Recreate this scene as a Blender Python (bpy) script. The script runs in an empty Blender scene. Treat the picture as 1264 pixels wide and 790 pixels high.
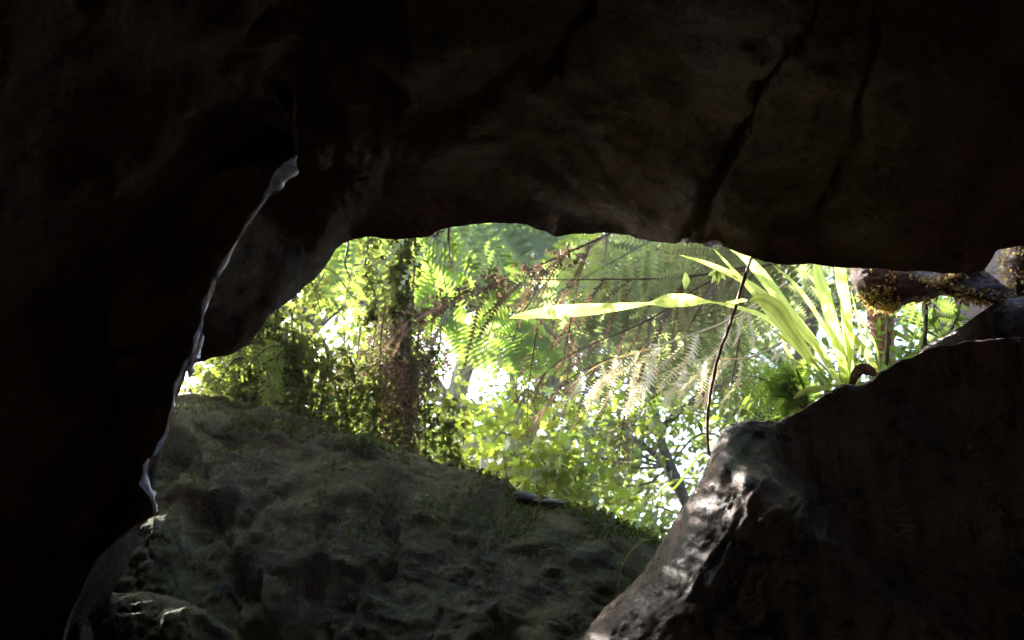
import bpy, math, random
import numpy as np
from mathutils import Vector, Matrix
random.seed(7); rng = np.random.default_rng(11)
sc = bpy.context.scene
C = sc.collection
# ------------------------------------------------------------------ camera
PITCH = math.radians(30); F = 1095.0; CAM = np.array([0, 0, 1.6])
cam_d = bpy.data.cameras.new('camera'); cam = bpy.data.objects.new('camera', cam_d); C.objects.link(cam)
cam.location = CAM; cam.rotation_euler = (math.radians(90) + PITCH, 0, 0)
cam_d.sensor_width = 36; cam_d.lens = 36 * F / 1264; cam_d.clip_start = .05; cam_d.clip_end = 3000
sc.camera = cam
cam_d.dof.use_dof = True; cam_d.dof.focus_distance = 5.6; cam_d.dof.aperture_fstop = 1.6
# ------------------------------------------------------------------ light
SUN = np.array([-.62, .54, .57]); SUN = SUN / np.linalg.norm(SUN)
sun_d = bpy.data.lights.new('sun', 'SUN'); sun_d.energy = 5; sun_d.angle = math.radians(.5); sun_d.color = (1, .95, .86)
sun = bpy.data.objects.new('sun', sun_d); C.objects.link(sun); sun.location = (-20, 20, 40)
sun.rotation_euler = Vector(SUN).to_track_quat('Z', 'Y').to_euler()
wd = bpy.data.worlds.new('World'); sc.world = wd; wd.use_nodes = True
nt = wd.node_tree; bg = nt.nodes['Background']; sky = nt.nodes.new('ShaderNodeTexSky')
sky.sky_type = 'NISHITA'; sky.sun_disc = False; sky.sun_elevation = math.asin(SUN[2])
sky.sun_rotation = math.atan2(SUN[0], SUN[1]); sky.air_density = 1.0; sky.dust_density = 2.5; sky.ozone_density = 1
nt.links.new(sky.outputs[0], bg.inputs[0]); bg.inputs[1].default_value = .15
sc.view_settings.view_transform = 'Standard'; sc.view_settings.look = 'None'
sc.view_settings.exposure = 3.2; sc.view_settings.gamma = 1
sc.cycles.max_bounces = 12; sc.cycles.diffuse_bounces = 8; sc.cycles.glossy_bounces = 3; sc.cycles.transmission_bounces = 6
sc.cycles.use_denoising = True; sc.cycles.sample_clamp_indirect = 4

# ------------------------------------------------------------------ helpers
cP, sP = math.cos(PITCH), math.sin(PITCH)
def P(px, py, d):
    px = np.asarray(px, float); py = np.asarray(py, float); d = np.asarray(d, float)
    u = (px - 632) / F; v = (395 - py) / F
    return np.stack([d * u, d * (cP - v * sP), d * (sP + v * cP) + 1.6], -1)
def PV(px, py, d): return Vector(P(px, py, d).tolist())

_T = np.random.default_rng(3).random((64, 64, 64)).astype(np.float32)
def vnoise(p):
    i = np.floor(p).astype(np.int64); f = p - i; f = f * f * (3 - 2 * f); i &= 63; j = (i + 1) & 63
    a = lambda x, y, z: _T[x, y, z]
    x0, y0, z0 = i.T; x1, y1, z1 = j.T; fx, fy, fz = f.T
    c00 = a(x0, y0, z0) * (1 - fx) + a(x1, y0, z0) * fx; c10 = a(x0, y1, z0) * (1 - fx) + a(x1, y1, z0) * fx
    c01 = a(x0, y0, z1) * (1 - fx) + a(x1, y0, z1) * fx; c11 = a(x0, y1, z1) * (1 - fx) + a(x1, y1, z1) * fx
    return ((c00 * (1 - fy) + c10 * fy) * (1 - fz) + (c01 * (1 - fy) + c11 * fy) * fz) * 2 - 1
def fbm(p, s, o=4, ridged=False, gain=.5):
    p = np.asarray(p, float) * s + 100.3; r = 0; a = 1
    for k in range(o):
        n = vnoise(p * 2 ** k + 17.7 * k)
        r = r + a * ((1 - 2 * np.abs(n)) if ridged else n); a *= gain
    return r

def facet(p, s, sharp=14.):
    """angular rock: every cell of a jittered lattice is a tilted plane"""
    p = np.asarray(p, float) * s + 50.; ip = np.floor(p).astype(np.int64); best = np.zeros(len(p)); ws = np.zeros(len(p)); D = []; H = []
    for dx in (-1, 0, 1):
        for dy in (-1, 0, 1):
            for dz in (-1, 0, 1):
                c = ip + [dx, dy, dz]; k = (c & 63)
                j = lambda o: _T[(k[:, 0] + o) & 63, (k[:, 1] + 3 * o) & 63, (k[:, 2] + 7 * o) & 63]
                q = p - (c + np.stack([j(0), j(5), j(11)], -1)); D.append(np.sqrt((q ** 2).sum(1)))
                H.append((j(17) - .5) + .9 * ((j(23) - .5) * q[:, 0] + (j(29) - .5) * q[:, 1] + (j(31) - .5) * q[:, 2]))
    D = np.array(D); H = np.array(H); m = D.min(0); w = np.exp(-sharp * (D - m)); return (w * H).sum(0) / w.sum(0)

def mesh_np(name, v, f, mat, parent=None, smooth=True, tint=None):
    """f: (n,3) or (n,4) int array, or list of such arrays"""
    fs = f if isinstance(f, list) else [f]
    me = bpy.data.meshes.new(name); v = np.asarray(v, np.float32)
    me.vertices.add(len(v)); me.vertices.foreach_set('co', v.ravel())
    loops = np.concatenate([a.ravel() for a in fs]); tot = np.concatenate([np.full(len(a), a.shape[1]) for a in fs])
    st = np.concatenate([[0], np.cumsum(tot)[:-1]])
    me.loops.add(len(loops)); me.loops.foreach_set('vertex_index', loops.astype(np.int32))
    me.polygons.add(len(tot)); me.polygons.foreach_set('loop_start', st.astype(np.int32))
    me.update(calc_edges=True)
    if smooth: me.polygons.foreach_set('use_smooth', np.ones(len(tot), bool))
    if tint is not None:
        at = me.attributes.new('tint', 'FLOAT', 'POINT'); at.data.foreach_set('value', np.asarray(tint, np.float32))
    me.materials.append(mat)
    o = bpy.data.objects.new(name, me); C.objects.link(o)
    if parent is not None: o.parent = parent; o.matrix_parent_inverse = parent.matrix_basis.inverted()
    return o
def tag(o, label=None, cat=None, group=None, kind=None):
    if label: o['label'] = label
    if cat: o['category'] = cat
    if group: o['group'] = group
    if kind: o['kind'] = kind
    return o
def thing(name, loc, label, cat, group=None):
    o = bpy.data.objects.new(name, None); C.objects.link(o); o.location = [float(c) for c in loc]; o.empty_display_size = .1
    return tag(o, label, cat, group)

# ------------------------------------------------------------------ materials
def M(name): 
    m = bpy.data.materials.new(name); m.use_nodes = True; m.node_tree.nodes.clear(); return m, m.node_tree
def node(nt, t, **k):
    n = nt.nodes.new(t)
    for a, b in k.items(): setattr(n, a, b)
    return n
def rock_mat(name, ca, cb, cc, rough=.55, streak=None, moss=None, scale=1.0, bump=.5, spec=.5, up_moss=True):
    m, t = M(name); L = t.links.new
    out = node(t, 'ShaderNodeOutputMaterial'); bs = node(t, 'ShaderNodeBsdfPrincipled'); L(bs.outputs[0], out.inputs[0])
    tc = node(t, 'ShaderNodeTexCoord')
    def noise(s, d=8, r=.6, dist=0, vec=None):
        n = node(t, 'ShaderNodeTexNoise'); n.inputs['Scale'].default_value = s * scale; n.inputs['Detail'].default_value = d
        n.inputs['Roughness'].default_value = r; n.inputs['Distortion'].default_value = dist; L(vec or tc.outputs['Object'], n.inputs['Vector']); return n
    def ramp(src, a, b, ca_=(0, 0, 0, 1), cb_=(1, 1, 1, 1)):
        r = node(t, 'ShaderNodeValToRGB'); r.color_ramp.elements[0].position = a; r.color_ramp.elements[1].position = b
        r.color_ramp.elements[0].color = ca_; r.color_ramp.elements[1].color = cb_; L(src, r.inputs[0]); return r
    def mix(fac, a, b):
        x = node(t, 'ShaderNodeMix', data_type='RGBA'); L(fac, x.inputs[0])
        for q, i in ((a, 6), (b, 7)):
            if isinstance(q, tuple): x.inputs[i].default_value = (*q, 1)
            else: L(q, x.inputs[i])
        return x.outputs[2]
    n1 = noise(1.6, 12, .72, .1); n2 = noise(7, 12, .75, 0); n3 = noise(28, 6, .7)
    col = mix(ramp(n1.outputs[0], .4, .6).outputs[0], ca, cb)
    col = mix(ramp(n2.outputs[0], .52, .68).outputs[0], col, cc)
    n4 = noise(55, 5, .75); col = mix(ramp(n4.outputs[0], .56, .66).outputs[0], col, cc)
    dk = mix(ramp(n3.outputs[0], .35, .55).outputs[0], (.45, .45, .45), (1, 1, 1))
    mu = node(t, 'ShaderNodeMix', data_type='RGBA', blend_type='MULTIPLY'); mu.inputs[0].default_value = .8; L(col, mu.inputs[6]); L(dk, mu.inputs[7]); col = mu.outputs[2]
    if streak:
        mp = node(t, 'ShaderNodeMapping'); mp.inputs['Rotation'].default_value = streak['rot']; mp.inputs['Scale'].default_value = streak['scale']; L(tc.outputs['Object'], mp.inputs[0])
        ns = noise(streak.get('s', 2), 7, .6, .4, mp.outputs[0])
        col = mix(ramp(ns.outputs[0], streak['lo'], streak['hi']).outputs[0], col, streak['col'])
    if moss:
        g = node(t, 'ShaderNodeNewGeometry'); sx = node(t, 'ShaderNodeSeparateXYZ'); L(g.outputs['Normal'], sx.inputs[0])
        ma = node(t, 'ShaderNodeMath', operation='MULTIPLY_ADD'); L(n2.outputs[0], ma.inputs[0]); ma.inputs[1].default_value = 1.6; L(sx.outputs[2], ma.inputs[2])
        col = mix(ramp(ma.outputs[0], moss[1], moss[1] + .35).outputs[0], col, moss[0])
    L(col, bs.inputs['Base Color'])
    rr = node(t, 'ShaderNodeMapRange'); rr.inputs['From Min'].default_value = .35; rr.inputs['From Max'].default_value = .65
    rr.inputs['To Min'].default_value = rough - .15; rr.inputs['To Max'].default_value = rough + .25; L(n2.outputs[0], rr.inputs[0]); L(rr.outputs[0], bs.inputs['Roughness'])
    bs.inputs['Specular IOR Level'].default_value = spec
    vo = node(t, 'ShaderNodeTexVoronoi', feature='DISTANCE_TO_EDGE'); vo.inputs['Scale'].default_value = 2.3 * scale; wv = node(t, 'ShaderNodeMix', data_type='RGBA', blend_type='LINEAR_LIGHT'); wv.inputs[0].default_value = .35
    L(tc.outputs['Object'], wv.inputs[6]); L(n2.outputs['Color'], wv.inputs[7]); L(wv.outputs[2], vo.inputs['Vector'])
    vr = ramp(vo.outputs[0], 0, .05)
    prev = None
    for nn, st, di in ((vr, bump * .12, .01), (n2, bump, .08), (n3, bump, .02), (noise(90, 4, .6), bump * .8, .006)):
        b = node(t, 'ShaderNodeBump'); b.inputs['Strength'].default_value = min(1, st * 1.6); b.inputs['Distance'].default_value = di; L(nn.outputs[0], b.inputs['Height'])
        if prev: L(prev.outputs[0], b.inputs['Normal'])
        prev = b
    L(prev.outputs[0], bs.inputs['Normal'])
    return m
def leaf_mat(name, refl, trans, tw=.5, rough=.4, gloss=.06, hue=None):
    m, t = M(name); L = t.links.new
    out = node(t, 'ShaderNodeOutputMaterial'); at = node(t, 'ShaderNodeAttribute', attribute_name='tint')
    tc = node(t, 'ShaderNodeTexCoord'); nz = node(t, 'ShaderNodeTexNoise'); nz.inputs['Scale'].default_value = 9; nz.inputs['Detail'].default_value = 5; L(tc.outputs['Object'], nz.inputs[0])
    def tinted(c):
        hs = node(t, 'ShaderNodeHueSaturation'); hs.inputs['Color'].default_value = (*c, 1)
        mr = node(t, 'ShaderNodeMapRange'); mr.inputs['To Min'].default_value = .48; mr.inputs['To Max'].default_value = .515; L(at.outputs['Fac'], mr.inputs[0]); L(mr.outputs[0], hs.inputs['Hue'])
        a = node(t, 'ShaderNodeMath', operation='MULTIPLY_ADD'); L(nz.outputs[0], a.inputs[0]); a.inputs[1].default_value = .9; a.inputs[2].default_value = .1
        b = node(t, 'ShaderNodeMath', operation='MULTIPLY_ADD'); L(at.outputs['Fac'], b.inputs[0]); b.inputs[1].default_value = .9; L(a.outputs[0], b.inputs[2]); L(b.outputs[0], hs.inputs['Value'])
        return hs.outputs[0]
    d = node(t, 'ShaderNodeBsdfDiffuse'); L(tinted(refl), d.inputs[0])
    r = node(t, 'ShaderNodeBsdfTranslucent'); L(tinted(trans), r.inputs[0])
    mx = node(t, 'ShaderNodeMixShader'); mx.inputs[0].default_value = tw; L(d.outputs[0], mx.inputs[1]); L(r.outputs[0], mx.inputs[2])
    g = node(t, 'ShaderNodeBsdfGlossy'); g.inputs['Roughness'].default_value = rough
    mg = node(t, 'ShaderNodeMixShader'); mg.inputs[0].default_value = gloss; L(mx.outputs[0], mg.inputs[1]); L(g.outputs[0], mg.inputs[2])
    L(mg.outputs[0], out.inputs[0]); return m
def bark_mat(name, ca, cb, s=14):
    m, t = M(name); L = t.links.new
    out = node(t, 'ShaderNodeOutputMaterial'); bs = node(t, 'ShaderNodeBsdfPrincipled'); L(bs.outputs[0], out.inputs[0]); bs.inputs['Roughness'].default_value = .8
    tc = node(t, 'ShaderNodeTexCoord'); mp = node(t, 'ShaderNodeMapping'); mp.inputs['Scale'].default_value = (1, 1, .3); L(tc.outputs['Object'], mp.inputs[0])
    n = node(t, 'ShaderNodeTexNoise'); n.inputs['Scale'].default_value = s; n.inputs['Detail'].default_value = 8; L(mp.outputs[0], n.inputs[0])
    r = node(t, 'ShaderNodeValToRGB'); r.color_ramp.elements[0].position = .38; r.color_ramp.elements[1].position = .62
    r.color_ramp.elements[0].color = (*ca, 1); r.color_ramp.elements[1].color = (*cb, 1); L(n.outputs[0], r.inputs[0]); L(r.outputs[0], bs.inputs['Base Color'])
    b = node(t, 'ShaderNodeBump'); b.inputs['Strength'].default_value = .8; b.inputs['Distance'].default_value = .03; L(n.outputs[0], b.inputs['Height']); L(b.outputs[0], bs.inputs['Normal'])
    return m

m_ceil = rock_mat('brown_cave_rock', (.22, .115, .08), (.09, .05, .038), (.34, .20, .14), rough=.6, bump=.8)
m_left = rock_mat('rusty_wet_rock', (.34, .19, .125), (.18, .105, .075), (.42, .27, .18), rough=.55, bump=.4, spec=.4)
m_right = rock_mat('purple_brown_rock', (.36, .20, .15), (.18, .105, .085), (.45, .29, .22), rough=.28, bump=.6, spec=.7,
                   streak=dict(rot=(0, math.radians(28), 0), scale=(9, 3, .55), s=1.6, lo=.46, hi=.56, col=(.055, .04, .036)))
m_back = rock_mat('greenish_slab_rock', (.155, .145, .036), (.042, .042, .013), (.26, .235, .095), rough=.85, bump=1., moss=((.07, .10, .02), 1.15))
m_pale = rock_mat('pale_stone', (.20, .20, .16), (.13, .135, .10), (.27, .27, .23), rough=.7, bump=.4, moss=((.06, .09, .02), 1.5))
m_wall = rock_mat('deep_cave_rock', (.50, .37, .28), (.40, .29, .22), (.55, .43, .34), rough=.7, bump=.5)
m_ground = rock_mat('forest_soil', (.07, .05, .03), (.04, .035, .02), (.05, .07, .02), rough=.9, bump=.5)
m_leaf = leaf_mat('broad_leaf', (.08, .10, .03), (.165, .23, .025), .6)
m_maple = leaf_mat('bright_leaf', (.10, .13, .03), (.26, .33, .035), .62)
m_far = leaf_mat('far_leaf', (.10, .11, .055), (.20, .25, .055), .6)
m_dark = leaf_mat('ivy_leaf', (.055, .07, .022), (.13, .155, .03), .5, gloss=.015)
m_fern = leaf_mat('fern_green', (.09, .12, .04), (.21, .29, .04), .62)
m_fernp = leaf_mat('fern_grey_green', (.14, .15, .10), (.22, .265, .09), .6)
m_dead = leaf_mat('dead_fern_brown', (.15, .095, .06), (.12, .075, .045), .35, gloss=.02)
m_straw_glare = leaf_mat('dry_straw_glare', (.62, .55, .36), (.62, .54, .32), .45)  # straw tone brightened to paint in the glare on sunlit dead fronds
m_strap = leaf_mat('strap_leaf', (.16, .20, .06), (.46, .54, .14), .65, rough=.3, gloss=.05)
m_moss = leaf_mat('golden_moss', (.42, .32, .13), (.40, .30, .09), .4)
m_gmoss = leaf_mat('green_moss', (.05, .065, .012), (.08, .10, .015), .4, gloss=.0)
m_bark = bark_mat('grey_green_bark', (.10, .09, .055), (.22, .20, .13))
m_bark2 = bark_mat('dark_bark', (.05, .04, .035), (.11, .09, .08))
m_fib = bark_mat('red_fibre', (.12, .045, .025), (.30, .13, .07), 30)
m_root = bark_mat('root_bark', (.20, .10, .08), (.40, .25, .20), 30)
m_dry = leaf_mat('curled_brown_leaf', (.09, .05, .03), (.03, .015, .008), .1)

# ------------------------------------------------------------------ rock builders
def grid_faces(nr, nc, wrap=False):
    i = np.arange(nr - 1)[:, None]; j = np.arange(nc if wrap else nc - 1)[None, :]
    a = i * nc + j; b = i * nc + (j + 1) % nc; c = b + nc; d = a + nc
    return np.stack([a, b, c, d], -1).reshape(-1, 4)
def resample(pts, n, closed=False):
    p = np.asarray(pts, float)
    if closed: p = np.vstack([p, p[:1]])
    s = np.concatenate([[0], np.cumsum(np.hypot(*(np.diff(p[:, :2], axis=0)).T))])
    t = np.linspace(0, s[-1], n, endpoint=not closed)
    return np.stack([np.interp(t, s, p[:, k]) for k in range(p.shape[1])], -1)
def normals_grid(W, wrap):
    if wrap: dj = np.roll(W, -1, 1) - np.roll(W, 1, 1)
    else: dj = np.gradient(W, axis=1)
    di = np.gradient(W, axis=0); n = np.cross(di, dj); n /= np.linalg.norm(n, axis=-1, keepdims=True) + 1e-9
    return n
def displace(W, wrap, amp, pix=None, extra=None, scale=1., ridge=.5, taper=None, fac=.9, sg=1, sharp=14.):
    n = sg * normals_grid(W, wrap); p = W.reshape(-1, 3)
    w_ = p + .12 / scale * np.stack([vnoise(p * 3 * scale + 9), vnoise(p * 3 * scale + 29), vnoise(p * 3 * scale + 49)], -1)
    h = fbm(p, .9 * scale, 3) * .5 + fbm(p, 3.1 * scale, 3, True, .55) * ridge * .16 + fbm(p, 11 * scale, 3, False, .6) * .09
    h = h + fac * (facet(w_, 1.3 * scale, sharp) * .9 + facet(w_ + 7, 3.4 * scale, sharp) * .36 + facet(w_ + 3, 8 * scale, sharp) * .16)
    h = (h * amp).reshape(W.shape[:2])
    if extra is not None: h = h + extra
    if taper is not None: h = h * taper
    return W + n * h[..., None]
def body(name, poly, thf, thb, mat, nr=80, na=300, amp=.1, centre=None, ef=.75, extra=None, scale=1., ridge=.5, parent=None, fac=.9, jag=1.2, sharp=14.):
    """closed boulder: its outline as (px, py, depth), front bulge thf and back bulge thb in metres"""
    R = resample(poly, na, True)
    if jag: an = np.linspace(0, 2 * np.pi, na, endpoint=False); q_ = np.stack([np.cos(an), np.sin(an), 0 * an + len(name)], -1) * na / 38.; R[:, 1] += jag * fbm(q_, 1, 4, gain=.7); R[:, 0] += jag * fbm(q_ + 31, 1, 4, gain=.7)
    c = np.asarray(centre if centre is not None else R.mean(0), float)
    ph = np.linspace(math.pi / 2 * .985, -math.pi / 2 * .985, nr)
    r = np.abs(np.cos(ph)) ** ef; s = np.sin(ph); s = np.sign(s) * np.abs(s) ** 1.1
    px = c[0] + (R[None, :, 0] - c[0]) * r[:, None]; py = c[1] + (R[None, :, 1] - c[1]) * r[:, None]
    dd = c[2] + (R[None, :, 2] - c[2]) * r[:, None]
    th_ = thf(R) if callable(thf) else np.full(na, float(thf)); th_ = th_[None] * r[:, None] ** .5 + th_.mean() * (1 - r[:, None] ** .5)
    dd = dd - np.where((s > 0)[:, None], s[:, None] * th_, s[:, None] * thb)
    W = P(px, py, dd)
    ex = extra(px, py, W) if extra else None
    nn = normals_grid(W, True); front = int(nr * .3); sg = 1 if np.mean(((CAM - W[front]) * nn[front]).sum(-1)) > 0 else -1
    tp = (1 - .6 * r ** 6)[:, None]
    if ex is not None: ex = ex * (1 - r ** 10 * .85)[:, None] * (s > 0)[:, None]
    W = displace(W, True, amp, extra=ex, scale=scale, ridge=ridge, fac=fac, taper=tp, sg=sg, sharp=sharp)
    # normals point outwards when the ring runs clockwise in the picture; fix by testing
    v = W.reshape(-1, 3); f = grid_faces(nr, na, True)
    v = np.vstack([v, W[0].mean(0), W[-1].mean(0)]); k = len(v) - 2; j = np.arange(na); j2 = (j + 1) % na
    cap = np.concatenate([np.stack([np.full(na, k), j2, j], -1), np.stack([np.full(na, k + 1), (nr - 1) * na + j, (nr - 1) * na + j2], -1)])
    A = np.cross(v[cap[0, 1]] - v[k], v[cap[0, 2]] - v[k])
    if np.dot(A, CAM - v[k]) < 0: f = f[:, ::-1]; cap = cap[:, ::-1]
    return mesh_np(name, v, [f, cap], mat, parent)
def crack(px, py, line, width, depth):
    """a groove along a pixel polyline"""
    d = np.full(px.shape, 1e9); q = np.stack([px.ravel(), py.ravel(), 0 * px.ravel()], -1)
    wx = fbm(q + 400, .02, 4, gain=.6).reshape(px.shape); wy = fbm(q + 900, .02, 4, gain=.6).reshape(px.shape); wn = vnoise(q * .025 + 77).reshape(px.shape)
    px = px + wx * (7 + width); py = py + wy * (7 + width)
    for (x0, y0), (x1, y1) in zip(line[:-1], line[1:]):
        L2 = (x1 - x0) ** 2 + (y1 - y0) ** 2; t = np.clip(((px - x0) * (x1 - x0) + (py - y0) * (y1 - y0)) / L2, 0, 1)
        d = np.minimum(d, np.hypot(px - x0 - t * (x1 - x0), py - y0 - t * (y1 - y0)))
    return -depth * np.exp(-(d / (width * (.75 + .5 * wn))) ** 2) * (.75 + .6 * wn)

# ------------------------------------------------------------------ the cave
LIP = [(-1700, 1500, 4.8), (-700, 1300, 4.8), (-200, 1050, 4.9), (60, 850, 5.0), (150, 700, 5.1), (173, 630, 5.2), (188, 590, 5.2), (201, 545, 5.25), (216, 505, 5.3), (228, 468, 5.35), (246, 452, 5.4), (266, 440, 5.45), (300, 420, 5.5), (316, 405, 5.55), (330, 388, 5.6), (350, 375, 5.65), (368, 362, 5.7), (385, 347, 5.8), (398, 330, 5.85), (412, 310, 5.9), (424, 301, 5.95), (436, 296, 6.0), (462, 295, 6.0), (500, 297, 6.05), (528, 295, 6.1), (540, 287, 6.15), (560, 281, 6.2), (585, 277, 6.2), (620, 275, 6.2), (650, 279, 6.2), (672, 286, 6.15), (686, 293, 6.1), (705, 290, 6.08), (740, 289, 5.95), (770, 290, 5.84), (800, 296, 5.68), (832, 301, 5.52), (858, 299, 5.35), (885, 301, 5.35), (912, 312, 5.3), (945, 323, 5.25), (975, 329, 5.25), (1000, 327, 5.25), (1040, 331, 5.25), (1080, 332, 5.25), (1120, 335, 5.25), (1160, 336, 5.25), (1190, 338, 5.25), (1215, 334, 5.25), (1224, 322, 5.25), (1232, 308, 5.25), (1275, 303, 5.25), (1400, 360, 5.25), (1600, 600, 5.25), (2200, 1100, 6), (3200, 1500, 6)]
def build_ceiling():
    n = 900
    s_full = resample(LIP, n)
    # concentrate columns in the picture
    p = np.asarray(LIP, float); w = np.where((p[1:, 0] < 0) | (p[:-1, 0] > 1400), .15, 1.)
    seg = np.hypot(*np.diff(p[:, :2], axis=0).T) * w; s = np.concatenate([[0], np.cumsum(seg)])
    t = np.linspace(0, s[-1], n); L = np.stack([np.interp(t, s, p[:, k]) for k in range(3)], -1)
    tj = np.stack([t * .05, t * 0 + 3, t * 0 + 8], -1); L[:, 1] += 1.6 * fbm(tj, 1, 4, gain=.7)
    # smooth copy used further in
    k = 61; pad = np.pad(L, ((k // 2, k // 2), (0, 0)), 'edge'); Ls = np.stack([np.convolve(pad[:, q], np.ones(k) / k, 'valid') for q in range(3)], -1)
    a = np.clip((L[:, 0] - 150) / 350, 0, 1); a = a * a * (3 - 2 * a); b = np.clip((L[:, 0] - 1250) / 500, 0, 1)
    nx = -(1 - a) * .85 + b * .7; ny = -(a * (1 - .3 * b) + (1 - a) * .5)
    rows = []
    W0 = P(L[:, 0], L[:, 1], L[:, 2])
    # inside rows, from far in to the lip
    for tt, dr in ((2600, .10), (1500, .26), (900, .42), (600, .54), (420, .635), (300, .70), (200, .78), (130, .845), (80, .90), (48, .94), (26, .97), (12, .988), (4, .996), (0, 1)):
        m = min(1, tt / 60); B = Ls * m + L * (1 - m)
        rows.append(P(B[:, 0] + nx * tt, B[:, 1] + ny * tt, B[:, 2] * dr))
    inner = np.array(rows)
    Wb = P(-632 + 0 * t, 0 * t, 1 + 0 * t)
    # rows behind the camera (world metres)
    X = np.linspace(-9.5, 9.5, n)
    first = [np.stack([X, np.full(n, -6.5), np.full(n, 1.5)], -1), np.stack([X, np.full(n, -5.5), np.full(n, 4.6)], -1), np.stack([X, np.full(n, -2.5), np.full(n, 5.2)], -1)]
    # outside rows: over the lip, up and back over the hill
    up = np.array([0, 0, 1.]); out = []
    Y = W0[:, 1]; Z = W0[:, 2]
    out.append(W0 + [0, .03, .05]); out.append(W0 + [0, .06, .16]); out.append(W0 + [0, .05, .4])
    out.append(np.stack([W0[:, 0], Y - .1, Z + .8], -1))
    out.append(np.stack([W0[:, 0] * .7 + X * .3, Y - .5, np.maximum(Z + 1.2, 5.6)], -1))
    out.append(np.stack([X * 1.15, np.minimum(Y - 1.2, 3.5), np.full(n, 7.2)], -1))
    out.append(np.stack([X * 1.3, np.full(n, 1.), np.full(n, 8.2)], -1))
    out.append(np.stack([X * 1.5, np.full(n, -8.), np.full(n, 8.8)], -1))
    out.append(np.stack([X * 1.6, np.full(n, -14.), np.full(n, 5.)], -1))
    G = np.array(first + rows + out)     # control rows
    # interpolate rows (Catmull-Rom) with more density near the lip
    nf = len(first); tv = []
    for i in range(len(G) - 1):
        m = 22 if nf + 2 <= i < nf + 9 else (8 if nf + 9 <= i < nf + 18 else 8)
        tv += list(i + np.arange(m) / m)
    tv.append(len(G) - 1); tv = np.array(tv)
    i = np.minimum(tv.astype(int), len(G) - 2); f = (tv - i)[:, None, None]
    g = lambda k: G[np.clip(k, 0, len(G) - 1)]
    p0, p1, p2, p3 = g(i - 1), g(i), g(i + 1), g(i + 2)
    CR = .5 * (2 * p1 + (p2 - p0) * f + (2 * p0 - 5 * p1 + 4 * p2 - p3) * f ** 2 + (3 * p1 - p0 - 3 * p2 + p3) * f ** 3)
    LIN = p1 * (1 - f) + p2 * f
    wgt = ((tv > nf + 1) & (tv < nf + 13.0)).astype(float)[:, None, None]
    W = CR * wgt + LIN * (1 - wgt)
    # pixel of every vertex for the cracks
    q = W - CAM; dep = q[..., 1] * cP + q[..., 2] * sP; v = -q[..., 1] * sP + q[..., 2] * cP
    dep = np.maximum(dep, .2); px = 632 + q[..., 0] / dep * F; py = 395 - v / dep * F
    ex = crack(px, py, [(1105, -40), (1078, 110), (1040, 210), (1000, 318)], 5, .05) + crack(px, py, [(1010, -30), (985, 60), (935, 130), (905, 190), (868, 262), (850, 300)], 9, .09)
    ex += crack(px, py, [(760, -60), (690, 50), (590, 110), (505, 165), (495, 240)], 12, .10) + crack(px, py, [(1264, 180), (1210, 260), (1170, 322)], 14, .08)
    ex += crack(px, py, [(420, -80), (420, 90), (400, 230)], 42, .5) + crack(px, py, [(1180, -30), (1220, 80), (1290, 160)], 14, .07)
    ex += .05 * np.exp(-(np.hypot(px - 1110, py - 140) / 70) ** 2)
    inside = (tv <= nf + 13)[:, None]
    dl = np.clip(np.abs(tv - (nf + 13.)) / 3.2, .1, 1)[:, None]
    ex = np.where(inside, ex, 0) * dl
    nrm = normals_grid(W, False); sgn = -1 if np.mean(((CAM - W) * nrm).sum(-1)[(tv > nf + 3) & (tv < nf + 10)]) < 0 else 1
    flat = W.reshape(-1, 3)
    w_ = flat + .1 * np.stack([vnoise(flat * 3 + 9), vnoise(flat * 3 + 29), vnoise(flat * 3 + 49)], -1)
    h = (fbm(flat, .8, 3) * .13 + facet(w_, .9) * .10 + facet(w_ + 5, 2.6) * .035 + facet(w_ + 5, 7) * .012 + fbm(flat, 9, 3) * .010).reshape(px.shape) * dl + ex
    fl = fbm(flat * [6, 6, 1.2], .9, 3).reshape(px.shape) * .05 * np.clip((420 - px) / 120, 0, 1) * (px > 0)
    W = W + nrm * sgn * (h + fl)[..., None]
    f = grid_faces(len(tv), n)
    if sgn > 0: f = f[:, ::-1]
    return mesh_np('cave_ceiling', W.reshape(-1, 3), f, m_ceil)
tag(build_ceiling(), kind='structure')

# left overhang
def left_extra(px, py, W):
    e = crack(px, py, [(262, 375), (170, 440), (60, 520), (-80, 620)], 34, .16)
    below = 1 / (1 + np.exp(-((py - (585 - .77 * px)) / 14)))
    fl = fbm(W.reshape(-1, 3) * [5, 5, 1.2], 1, 3).reshape(px.shape) * .03
    return e - .18 * below + fl
o = body('overhanging_rock', [(362, -60, 5.2), (362, 40, 5.1), (364, 110, 4.9), (360, 160, 4.6), (366, 190, 4.25), (360, 212, 4.3), (346, 226, 4.35), (326, 246, 4.4), (308, 272, 4.4), (292, 298, 4.4), (280, 318, 4.4), (264, 348, 4.4),
     (252, 378, 4.4), (244, 410, 4.4), (236, 440, 4.4), (222, 462, 4.4), (214, 490, 4.4), (212, 506, 4.4), (200, 545, 4.4), (184, 568, 4.4), (176, 590, 4.4), (183, 612, 4.4), (192, 632, 4.4), (172, 645, 4.4), (152, 660, 4.35), (120, 692, 4.3), (96, 740, 4.3), (80, 800, 4.2),
     (70, 1000, 4.), (0, 1400, 4.), (-900, 1500, 4.), (-1500, 900, 4.), (-1500, 200, 4.), (-1100, -500, 4.), (-300, -700, 4.1), (300, -500, 4.2)], 0.12, 1.0, m_left, nr=200, na=620, amp=.07, centre=(-420, 350, 5.9), ef=.9, extra=left_extra, scale=1.3)
tag(o, 'dark rusty rock hanging over the cave with one wet edge with painted shine', 'rock')

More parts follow.
